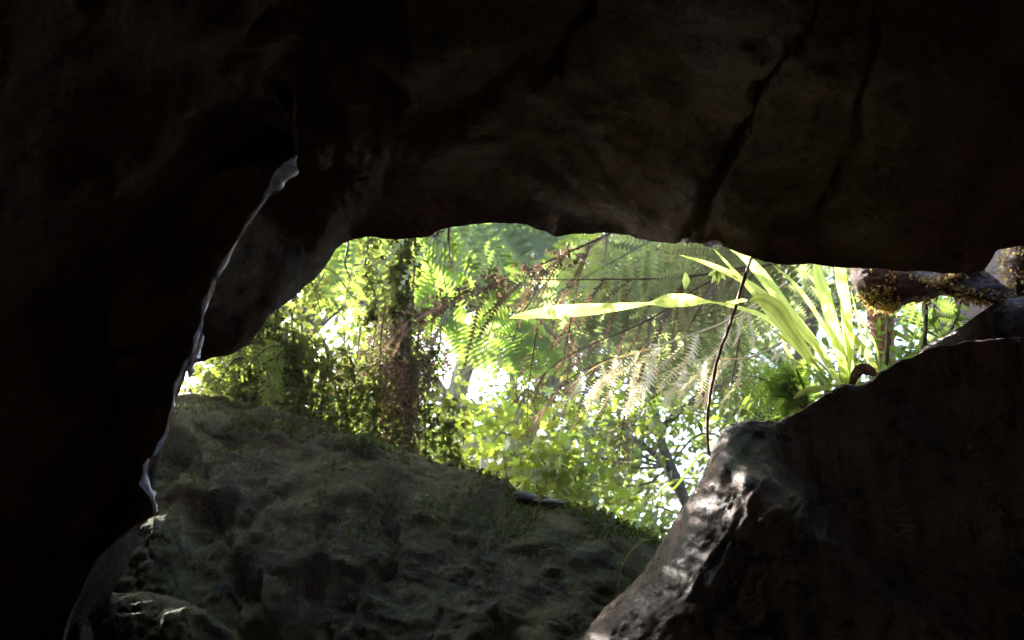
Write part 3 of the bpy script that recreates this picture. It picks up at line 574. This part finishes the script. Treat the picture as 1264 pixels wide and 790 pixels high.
for i, (p_, L, mt, d) in enumerate([([(480, 235, 10.5), (560, 238, 10.5), (640, 248, 10.5), (715, 285, 10.5)], 1.05, 0, 1), ([(470, 250, 11), (540, 262, 11), (600, 290, 11), (650, 340, 11)], .9, 0, 1), ([(480, 250, 9.6), (440, 270, 9.6), (400, 310, 9.6), (375, 360, 9.6)], .6, 0, 1),
        ([(520, 380, 10), (570, 400, 10), (630, 415, 10), (700, 450, 10)], .5, 0, 1), ([(500, 250, 10), (520, 300, 10), (535, 350, 10), (540, 400, 10)], .6, 0, 1)]):
    frond('frond', [P(*q) for q in p_], m_fern, tf, 30, L, 12, .17, up=(0, .95, .3), seed=200 + i, droop=.3, ang=50, tint=.8)
# red-brown dead fronds hanging round the trunk
for i, (x, y0, y1, d) in enumerate([(470, 400, 500, 8.5), (486, 420, 530, 8.5), (512, 430, 550, 8.45), (540, 420, 490, 8.6), (478, 380, 520, 8.8), (505, 395, 545, 8.75), (516, 410, 530, 8.9), (462, 400, 505, 8.9), (490, 410, 560, 8.7), (440, 430, 500, 9.1), (532, 400, 500, 8.9), (420, 440, 490, 9.2)]):
    frond('dead_frond', [P(x + 6, y0 - 30, d), P(x, y0 + 20, d), P(x + rng.normal(0, 5), (y0 + y1) / 2, d), P(x + rng.normal(0, 8), y1, d)], m_dead, tf, 20, .17, 6, .02, up=(0, -1, .1), droop=.5, curl=1., seed=40 + i, rach=.01, tint=rng.uniform(.4, 1))

tf2 = thing('tree_fern', P(1100, 470, 8.6), 'wide tree fern shading the gap with grey green fronds and dead brown ones', 'tree fern')
crown2 = P(1010, 215, 8.4)
B = Bag(); limb(B, [P(1110, 520, 8.6), P(1094, 440, 8.6), P(1075, 330, 8.5), crown2], .11, .09, 12, .4); B.build('trunk', m_fib, tf2)
for i, (tx, ty, td, h, L, mt) in enumerate([(590, 420, 8.2, -20, .55, 0), (560, 470, 9.4, -20, .62, 0), (650, 345, 8.6, -30, .42, 1), (760, 470, 7.8, -40, .5, 0), (880, 480, 9.2, -60, .55, 0), (700, 250, 9.5, -80, .6, 1), (820, 520, 9.6, -60, .5, 0), (1180, 440, 8.8, -60, .5, 1), (1300, 330, 9, -60, .6, 1), (960, 440, 9.8, -70, .5, 0), (1100, 120, 6.8, -80, .6, 1), (900, 100, 7, -80, .6, 1)]):
    e = P(tx, ty, td); q = np.array([1010, 215, 8.4]); t_ = np.array([tx, ty, td])
    m1 = (2 * q + t_) / 3 + [0, h, 0]; m2 = (q + 2 * t_) / 3 + [0, h * .7, 0]
    frond('frond', [crown2, P(*m1), P(*m2), e], m_fern if mt else m_fernp, tf2, 32, L, 12, .072, seed=60 + i, droop=.2, tint=rng.uniform(.4, .7))
for i, (p_, L) in enumerate([([(960, 330, 9.2), (880, 345, 9.2), (790, 365, 9.2), (690, 400, 9.2)], .6), ([(960, 380, 9.6), (870, 410, 9.6), (780, 425, 9.6), (690, 430, 9.6)], .45), ([(900, 280, 10), (840, 300, 10), (780, 320, 10), (720, 350, 10)], .5)]):
    frond('frond', [P(*q) for q in p_], m_fernp, tf2, 30, L, 12, .14, up=(0, .95, .3), seed=220 + i, droop=.3, ang=55, tint=.6)
# the dead fronds whose leaflets hang in brown strips
def dead(curve, n, plen, seed, mat, tw=.035, sweep=(-.42, 0, -.9), parent=tf2, droop=.1, name='dead_frond', nt=22, gaps=.15, tint=.5, rach=.014, curl=.35):
    frond(name, curve, mat, parent, n, plen, nt, tw, up=(0, .8, .6), droop=droop, curl=curl, seed=seed, rach=rach, sweep=sweep, gaps=gaps, tint=tint)
dead([P(760, 285, 8.2), P(700, 312, 8.1), P(625, 345, 8.0), P(548, 372, 7.9), P(480, 412, 7.8)], 9, .72, 81, m_dead, tw=.05, tint=.5)
dead([P(920, 330, 8.), P(840, 342, 8.0), P(740, 345, 8.0), P(640, 345, 7.9)], 8, .9, 82, m_dead, tw=.045, tint=.4)
dead([P(980, 320, 7.6), P(880, 345, 7.6), P(800, 395, 7.6), P(700, 440, 7.5), P(630, 500, 7.4)], 11, .55, 83, m_dead, tw=.04, tint=.7)
dead([P(970, 350, 7.3), P(900, 395, 7.3), P(820, 425, 7.3), P(740, 450, 7.3), P(690, 490, 7.2)], 13, .62, 84, m_straw_glare, tw=.07, tint=.7, curl=.9, gaps=.3)
dead([P(1000, 400, 7.6), P(930, 440, 7.6), P(860, 445, 7.6), P(780, 480, 7.5)], 11, .5, 85, m_straw_glare, tw=.07, tint=.6, curl=.9, gaps=.3)
dead([P(860, 420, 8.4), P(790, 430, 8.4), P(700, 470, 8.4), P(650, 540, 8.4)], 10, .6, 86, m_dead, tw=.04, tint=.8)
for i, (x, y0, y1, d) in enumerate([(768, 505, 600, 8.2), (800, 440, 520, 8.), (655, 430, 540, 7.8), (700, 395, 470, 7.7), (905, 440, 520, 8)]):
    r_ = frond('dead_frond', [P(x + 8, y0 - 25, d), P(x + 2, y0 + 15, d), P(x - 3, (y0 + y1) / 2, d), P(x - 4, y1, d)], m_dead, tf2, 14, .13, 6, .02, up=(0, -1, .1), droop=.6, curl=1., seed=90 + i, rach=.01, tint=.7)
# curled clumps on the dead rib
for i, (x, y) in enumerate([(548, 372), (580, 360), (618, 346), (655, 335), (700, 316), (520, 388)]):
    B = Bag(); scatter(B, OVAL, P(x, y, 7.95) + rng.normal(0, 1, (70, 3)) * [.09, .05, .04], .06, .9); B.build('leaflet', m_dead, tf2, smooth=False)['kind'] = 'stuff'

# ------------------------------------------------------------------ hanging vines
def vine(x, y0, y1, d, r, n, size, lab, grp, mat=None, tpl=IVY, sway=10, cat='vine', tint=None):
    root = thing('hanging_vine', P(x, y0, d), lab, cat, grp); B = Bag()
    pts = [P(x + rng.normal(0, sway) * k, y0 + (y1 - y0) * k, d + rng.normal(0, .1)) for k in np.linspace(0, 1, 5)]
    c = limb(B, pts, .014, .006, 5, .1, n=40); B.build('stem', m_bark2, root)
    B = Bag(); i = rng.integers(0, 40, n); k = np.linspace(1, .35, 40)[i][:, None]
    q = c[i] + rng.normal(0, 1, (n, 3)) * r * k; q = q if 'column' in lab else q[sun_gap(q, .3)]; scatter(B, tpl, q, size, .5, .7, tint); B.build('foliage', mat or m_dark, root, smooth=False); return root
VG = 'ivy vines hanging over the mossy slab'
vl_used = []
VL = ['ivy vine at the narrow shaded end, beside the painted blue seam', 'ivy vine just over the pale grey slab stone', 'ivy vine touching the rock edge above the grey stone', 'ivy vine reaching down to the grey stone', 'long ivy vine starting at the notch of the rock edge',
      'short ivy vine above the white sky gap', 'ivy vine hanging just under the white sky gap', 'short ivy vine at the upper corner of the cave mouth', 'ivy vine ending on the dark flat stone', 'ivy vine between the ceiling corner and the ivy column', 'second layer ivy vine behind the grey stone',
      'second layer ivy vine above the little green ferns', 'ivy vine brushing the red fibrous trunk', 'deep ivy vine behind the little green ferns', 'broad ivy vine in the deepest shade of the curtain', 'broad ivy vine low behind the pale stones', 'wide low ivy vine behind the dark flat stone', 'wide low ivy vine next to the red trunk foot']
vine(494, 240, 440, 8.75, .11, 900, .085, 'thick ivy column wrapped round the tree fern trunk', 'ivy on trunks', sway=3)
vine(497, 430, 560, 8.8, .10, 160, .085, 'thin lower ivy climbing the red fibrous trunk', 'ivy on trunks', sway=3)
for x, y0, y1, d, r, n in [(268, 380, 500, 7.9, .16, 240), (292, 360, 505, 8.0, .15, 300), (318, 340, 505, 8.1, .15, 320), (342, 330, 520, 8.1, .15, 340), (362, 300, 520, 8.2, .14, 320), (388, 290, 380, 8.2, .14, 220), (400, 420, 540, 8.3, .14, 220),
                           (425, 280, 370, 8.3, .10, 160), (432, 440, 550, 8.4, .13, 200), (455, 270, 400, 8.3, .10, 190), (372, 400, 530, 8.6, .16, 300), (330, 420, 520, 8.6, .18, 300), (460, 450, 560, 8.6, .12, 200), (285, 420, 500, 8.5, .18, 260), (345, 380, 480, 8.8, .25, 340), (300, 400, 500, 8.9, .25, 340), (400, 470, 545, 8.9, .2, 200), (440, 490, 560, 8.9, .2, 200)]:
    vine(x, y0, y1, d, r * 1.1, int(n * 1.2), .08, VL[len(vl_used)], VG); vl_used.append(1)
vine(553, 262, 330, 7.2, .05, 90, .06, 'short leafy vine dangling from the ceiling lip', None, sway=3)
vine(511, 270, 362, 7.2, .025, 30, .05, 'thread thin vine with a leafy tip beside the ivy column', None, sway=2)
vine(522, 440, 590, 8.9, .10, 200, .09, 'ivy runner sloping down from the fern trunk', 'ivy stems by the sky gap', sway=5)
vine(555, 500, 600, 8.9, .10, 200, .09, 'ivy covered stem between the fern trunk and the sky gap', 'ivy stems by the sky gap', sway=8)
# small green ferns hanging at the shaded end
for i, (x, y, x2, y2, d) in enumerate([(345, 425, 290, 470, 7.5), (350, 430, 325, 490, 7.6), (300, 440, 262, 485, 7.5), (330, 460, 340, 505, 7.5), (395, 330, 440, 372, 7.9), (380, 345, 400, 400, 7.9)]):
    r = thing('hanging_fern', P(x, y, d), ['small green fern frond arching at the shaded end of the slab', 'small fern frond drooping straight down near the slab', 'fern frond touching the cave rock edge', 'tiny fern tip just over the pale slab', 'fern frond spreading at the top corner of the ivy', 'short fern frond under the ceiling corner'][i], 'fern', 'small hanging ferns')
    frond('frond', [P(x, y, d), P((x * 2 + x2) / 3, (2 * y + y2) / 3 - 10, d), P((x + 2 * x2) / 3, (y + 2 * y2) / 3 - 6, d), P(x2, y2, d)], m_leaf, r, 14, .12, 6, .022, gaps=.15, seed=120 + i, up=(0, .9, .4), tint=.6)

# ------------------------------------------------------------------ strap leaved plant
def strap(name, pts, w, parent, mat=None, fold=.25, n=26, prof=None, tint=.6, nrm=(-.2, -.85, -.45), twist=0):
    c = bez([P(*q) for q in pts], n); t = np.gradient(c, axis=0); t /= np.linalg.norm(t, axis=1, keepdims=True)
    u = np.asarray(nrm, float); s = np.cross(t, u); s /= np.linalg.norm(s, axis=1, keepdims=True); nn = np.cross(s, t)
    k = np.linspace(0, 1, n); a = (twist * k)[:, None]; s, nn = s * np.cos(a) + nn * np.sin(a), nn * np.cos(a) - s * np.sin(a)
    pr = (np.minimum(1, .45 + k * 1.4) * np.clip((1 - k) * 3.2, .02, 1) ** .8) if prof is None else np.interp(k, *prof)
    hw = (w / 2 * pr)[:, None]; th = .0012
    rows = []
    for q, dz in ((-1, 1), (-.5, .45), (0, 0), (.5, .45), (1, 1)): rows.append(c + s * hw * q + nn * hw * fold * dz)
    V = np.stack(rows, 1); ridge = .02 * hw[:, None] 
    f = grid_faces(n, 5); tt = np.clip(tint + np.array([-.1, .12, -.35, .12, -.1])[None] + rng.normal(0, .06, (1, 5)) - .5 * np.clip(k * 12 - 11.2, 0, 1)[:, None] + .10 * vnoise(np.stack([k * 9 + tint * 50, k * 0 + 5, k * 0 + 3], -1))[:, None], 0, 1)
    return mesh_np(name, V.reshape(-1, 3), f, mat or m_strap, parent, True, tt.ravel())
sp_ = thing('strap_leaf_plant', P(1043, 478, 5.15), 'sunlit clump of long strap leaves growing on top of the big boulder', 'plant')
D0 = 5.45
for pts, w, tint in [
    ([(1036, 474, D0), (1010, 430, 5.50), (985, 402, 5.45), (950, 352, 5.40), (920, 318, 5.35), (899, 306, 5.35)], .105, .75),
    ([(1028, 474, D0), (1000, 448, 5.50), (962, 405, 5.45), (930, 362, 5.40), (905, 333, 5.35), (876, 302, 5.35)], .045, .65),
    ([(1024, 474, D0), (990, 430, 5.60), (950, 370, 5.60), (915, 345, 5.60), (875, 326, 5.60), (840, 315, 5.60)], .065, .6),
    ([(1040, 474, D0), (1030, 430, 5.60), (1008, 388, 5.60), (982, 352, 5.60), (953, 326, 5.60)], .042, .5),
    ([(1046, 476, D0), (1034, 425, 5.50), (1020, 372, 5.45), (1010, 340, 5.40), (1006, 312, 5.40)], .12, .85),
    ([(1044, 474, D0), (1046, 430, 5.55), (1044, 380, 5.55), (1036, 340, 5.50), (1030, 312, 5.50)], .10, .9),
    ([(1052, 474, D0), (1049, 430, 5.45), (1046, 400, 5.45), (1043, 360, 5.40), (1041, 320, 5.40)], .085, .8),
    ([(1040, 472, D0), (1034, 435, 5.70), (1024, 380, 5.70), (1008, 350, 5.70), (990, 332, 5.70)], .05, .7),
    ([(1086, 466, D0), (1072, 440, 5.50), (1056, 420, 5.50), (1046, 402, 5.50)], .075, .55),
    ([(1038, 476, D0), (1020, 440, 5.60), (990, 400, 5.65), (968, 378, 5.65), (945, 365, 5.65)], .05, .15),
    ([(1036, 476, D0), (1012, 448, 5.60), (985, 432, 5.60), (960, 412, 5.60), (942, 402, 5.60)], .03, .2),
    ([(1030, 478, D0), (1005, 462, 5.55), (985, 448, 5.55), (946, 428, 5.55)], .028, .2),
    ([(1026, 478, D0), (1010, 480, 5.45), (992, 484, 5.45), (978, 494, 5.45)], .07, .1),
    ([(1050, 476, D0), (1040, 440, 5.60), (1028, 400, 5.65), (1015, 370, 5.65), (1000, 352, 5.65)], .05, .35),
    ([(1056, 476, D0), (1068, 440, 5.60), (1060, 400, 5.60), (1050, 356, 5.60)], .02, .3),
    ([(1086, 468, D0), (1082, 430, 5.60), (1066, 400, 5.60), (1050, 380, 5.60)], .022, .3),
    ([(1048, 478, D0), (1062, 440, 5.70), (1070, 410, 5.70), (1066, 384, 5.70)], .02, .4),
    ([(1030, 476, D0), (990, 455, 5.70), (970, 430, 5.70), (962, 405, 5.70)], .03, .4)]:
    strap('leaf', pts, w * .62, sp_, tint=tint, fold=.18)
strap('leaf', [(1022, 474, D0), (985, 425, 5.80), (945, 392, 5.70), (900, 377, 5.60), (868, 372, 5.55), (830, 371, 5.50), (790, 376, 5.50), (740, 381, 5.50), (685, 385, 5.50), (628, 393, 4.6)], .115, sp_, tint=.7, fold=.12, n=50,
      prof=([0, .1, .3, .42, .5, .58, .635, .70, .8, .9, .97, 1], [.3, .35, .2, .1, .7, .75, .12, .35, .65, .75, .4, .02]))
strap('leaf', [(1000, 440, 5.50), (975, 405, 5.40), (960, 382, 5.35), (940, 370, 5.35), (925, 372, 5.35)], .09, sp_, tint=.45, fold=.1)
o = strap('dead_leaf', [(1050, 478, 5.35), (1055, 464, 5.3), (1062, 456, 5.3), (1074, 458, 5.3), (1083, 466, 5.3)], .065, sp_, m_dry, fold=.6)
# spray of small leaves and loose things near the plant
root = thing('dangling_root', P(927, 300, 5.4), 'thin reddish root dangling from the ceiling lip to the streaked boulder', 'root')
B = Bag(); limb(B, [P(930, 305, 5.5), P(925, 325, 5.3), P(916, 352, 5.1), P(904, 392, 5.05), (P(890, 430, 5.0)), P(880, 468, 4.95), P(874, 505, 4.95), P(873, 535, 4.9), P(875, 562, 4.85)], .010, .008, 8, .4, n=60); B.build('stem', m_root, root)
strap('leaf', [(922, 371, 5.0), (915, 371, 4.98), (906, 373, 4.96), (896, 373, 4.95)], .022, root, tint=.7)
sf = thing('fern', P(990, 500, 5.5), 'small pale green fern glowing behind the big boulder edge', 'fern')
for i, (x2, y2) in enumerate([(915, 462), (930, 492), (948, 452), (975, 446), (960, 500)]):
    frond('frond', [P(1000, 512, 5.5), P((1000 * 2 + x2) / 3, (512 * 2 + y2) / 3 - 12, 5.6), P((1000 + 2 * x2) / 3, (512 + 2 * y2) / 3 - 10, 5.6), P(x2, y2, 5.7)], m_fern, sf, 14, .15, 8, .03, seed=140 + i, up=(0, .9, .4), tint=.9)
r = thing('seedling', P(862, 330, 5.9), 'sprig with a star of small bright leaves near the ceiling lip', 'plant')
B = Bag(); limb(B, [P(890, 300, 5.9), P(884, 325, 5.8), P(886, 350, 5.8)], .004, .003, 5, 0, n=8); B.build('stem', m_bark, r)
for i, (a, b) in enumerate([(878, 350), (886, 352), (896, 346), (900, 338), (874, 340)]): strap('leaf', [(887, 334, 5.8), ((887 + a) / 2, (334 + b) / 2, 5.8), (a, b, 5.8)], .04, r, n=10, tint=.8, prof=([0, .4, 1], [.2, 1, .02]))
r = thing('hanging_leaf', P(846, 336, 5.9), 'single small yellow green leaf hanging under the ceiling lip', 'leaf')
strap('leaf', [(846, 337, 5.9), (847, 347, 5.9), (845, 357, 5.9)], .055, r, n=12, tint=.8, prof=([0, .5, 1], [.2, 1, .1]))
# saplings beyond the big boulder
for i, (x, y0, x1, y1, w, lab) in enumerate([(1093, 450, 1094, 378, .018, 'straight thin grey sapling under the mossy spur'), (1138, 440, 1143, 372, .02, 'pale thin sapling beside the rounded ledge'), (1170, 415, 1186, 372, .012, 'thin dark shoot rising over the rounded ledge'),
                                             (960, 560, 925, 480, .012, 'pale bare twig slanting behind the boulder crest'), (985, 530, 945, 470, .01, 'thin yellowish twig beside the small pale fern')]):
    r = thing('sapling', P(x, y0, 6), lab, 'sapling', 'thin stems behind the boulder'); B = Bag(); limb(B, [P(x, y0, 6), P((x + x1) / 2 + 2, (y0 + y1) / 2, 6), P(x1, y1, 6)], w, w * .6, 6, .2); B.build('stem', m_bark, r)
    B = Bag(); scatter(B, NARROW, np.linspace(P(x, y0, 6), P(x1, y1, 6), 24) + rng.normal(0, .03, (24, 3)), .16, .8, .3, .8); B.build('foliage', m_leaf, r, smooth=False)

# ------------------------------------------------------------------ moss and small growth on the rocks
dg = None
def on_rock(o, region, n, jitter=.01):
    """points on the camera side of a rock, inside a set of its vertices picked by a test"""
    me = o.data; co = np.empty(len(me.vertices) * 3, np.float32); me.vertices.foreach_get('co', co); co = co.reshape(-1, 3)
    no = np.empty(len(me.vertices) * 3, np.float32); me.vertex_normals.foreach_get('vector', no); no = no.reshape(-1, 3)
    q = co - CAM; dep = q[:, 1] * cP + q[:, 2] * sP; v = -q[:, 1] * sP + q[:, 2] * cP; px = 632 + q[:, 0] / dep * F; py = 395 - v / dep * F
    k = np.nonzero(region(px, py, co, no))[0]; i = rng.choice(k, n); return co[i] + no[i] * rng.uniform(-.003, jitter, (n, 1)) + rng.normal(0, .012, (n, 3))
slab = bpy.data.objects['rock_slab']
B = Bag(); p = on_rock(slab, lambda x, y, c, n: (n[:, 2] > .35) & (x > 200) & (x < 830) & (c[:, 2] > 3.5) & (fbm(c, 1.6, 3) > -.25), 15000, .03); scatter(B, OVAL, p, .028, .8)
for st_ in stones[:3]: p = on_rock(st_, lambda x, y, c, n: (n[:, 2] > .1) & (fbm(c, 3, 3) > -.1), 900, .02); scatter(B, OVAL, p, .026, .8)
tag(B.build('green_moss', m_gmoss, None, smooth=False), kind='stuff')
B = Bag(); p = on_rock(slab, lambda x, y, c, n: (n[:, 2] > .45) & (x > 200) & (x < 830) & (c[:, 2] > 3.9), 900, .03); scatter(B, OVAL, p, .06, .5)
tag(B.build('fallen_leaves', m_dead, None, smooth=False), kind='stuff')
B = Bag(); p = on_rock(spur, lambda x, y, c, n: (x < 1108) & (x > 1040) & (n @ np.array([-.5, -.2, .2]) > -.15), 2600, .02); scatter(B, OVAL, p, .03, .9)
p = on_rock(spur, lambda x, y, c, n: (x > 1100) & (x < 1200) & (y < 356) & (n[:, 1] < .6) & (n[:, 2] > .2), 600, .02); scatter(B, OVAL, p, .03, .9)
p = on_rock(spur, lambda x, y, c, n: (x > 1130) & (x < 1215) & (y > 366), 400, .02); scatter(B, OVAL, p, .03, .9)
p = on_rock(spur, lambda x, y, c, n: (x > 1170) & (n[:, 2] > -.1) & (fbm(c, 5, 3) > -.2), 900, .02); scatter(B, OVAL, p, .03, .9)
p = on_rock(knob, lambda x, y, c, n: (n[:, 0] < .3), 1200, .02); scatter(B, OVAL, p, .03, .9)
tag(B.build('golden_moss', m_moss, None, smooth=False), kind='stuff')
# seedlings on the shaded slab, arching grass in the corner
for i, (x, y) in enumerate([(735, 712), (715, 730), (758, 702), (700, 745)]):
    d = 6.62; r = thing('seedling', P(x, y, d), ['leafy seedling on the shaded slab face', 'lower leafy seedling clinging under the first one', 'small seedling close to the boulder corner', 'lowest tiny seedling on the slab face'][i], 'plant', 'seedlings on the slab face')
    B = Bag(); limb(B, [P(x, y + 8, d), P(x, y, d - .05), P(x + 5, y - 8, d - .08)], .004, .002, 4, 0, n=6); B.build('stem', m_bark, r)
    B = Bag(); scatter(B, MAPLE, P(x, y, d - .08) + rng.normal(0, .05, (14, 3)), .05, .7, .2, .7); B.build('foliage', m_leaf, r, smooth=False)
for i, pts in enumerate([[(808, 660, 6.2), (785, 672, 6.1), (768, 700, 6.1), (762, 725, 6.1)], [(815, 665, 6.2), (795, 668, 6.1), (775, 685, 6.1), (764, 705, 6.1)], [(862, 590, 5.2), (838, 592, 5.3), (818, 603, 5.3), (808, 618, 5.4)], [(885, 572, 5), (866, 560, 5.1), (835, 600, 5.2), (820, 606, 5.2)]]):
    r = thing('grass_blade', P(*pts[0]), ['thin dark grass blade arching over the corner between slab and boulder', 'second thin grass blade curving just over the arching one', 'green blade curving out from the streaked boulder into the sky gap', 'long thin blade crossing the bright sky gap'][i], 'grass blade', 'arching grass blades'); strap('leaf', pts, .007 if i < 2 else .014, r, m_dark if i < 2 else m_fern, n=24)



# ------------------------------------------------------------------ haze volume added to imitate lens glare and lift the blacks
import bmesh
bm = bmesh.new(); bmesh.ops.create_cube(bm, size=1); me = bpy.data.meshes.new('glare_haze'); bm.to_mesh(me); bm.free()
hz = bpy.data.objects.new('glare_haze', me); C.objects.link(hz); hz.scale = (2400, 2400, 60); hz.location = (0, 0, 27)
m, t = M('glare_haze'); o_ = node(t, 'ShaderNodeOutputMaterial'); v_ = node(t, 'ShaderNodeVolumePrincipled'); t.links.new(v_.outputs[0], o_.inputs['Volume'])
v_.inputs['Density'].default_value = .0006; v_.inputs['Color'].default_value = (.95, .97, 1, 1); v_.inputs['Anisotropy'].default_value = .5; me.materials.append(m); tag(hz, kind='stuff')
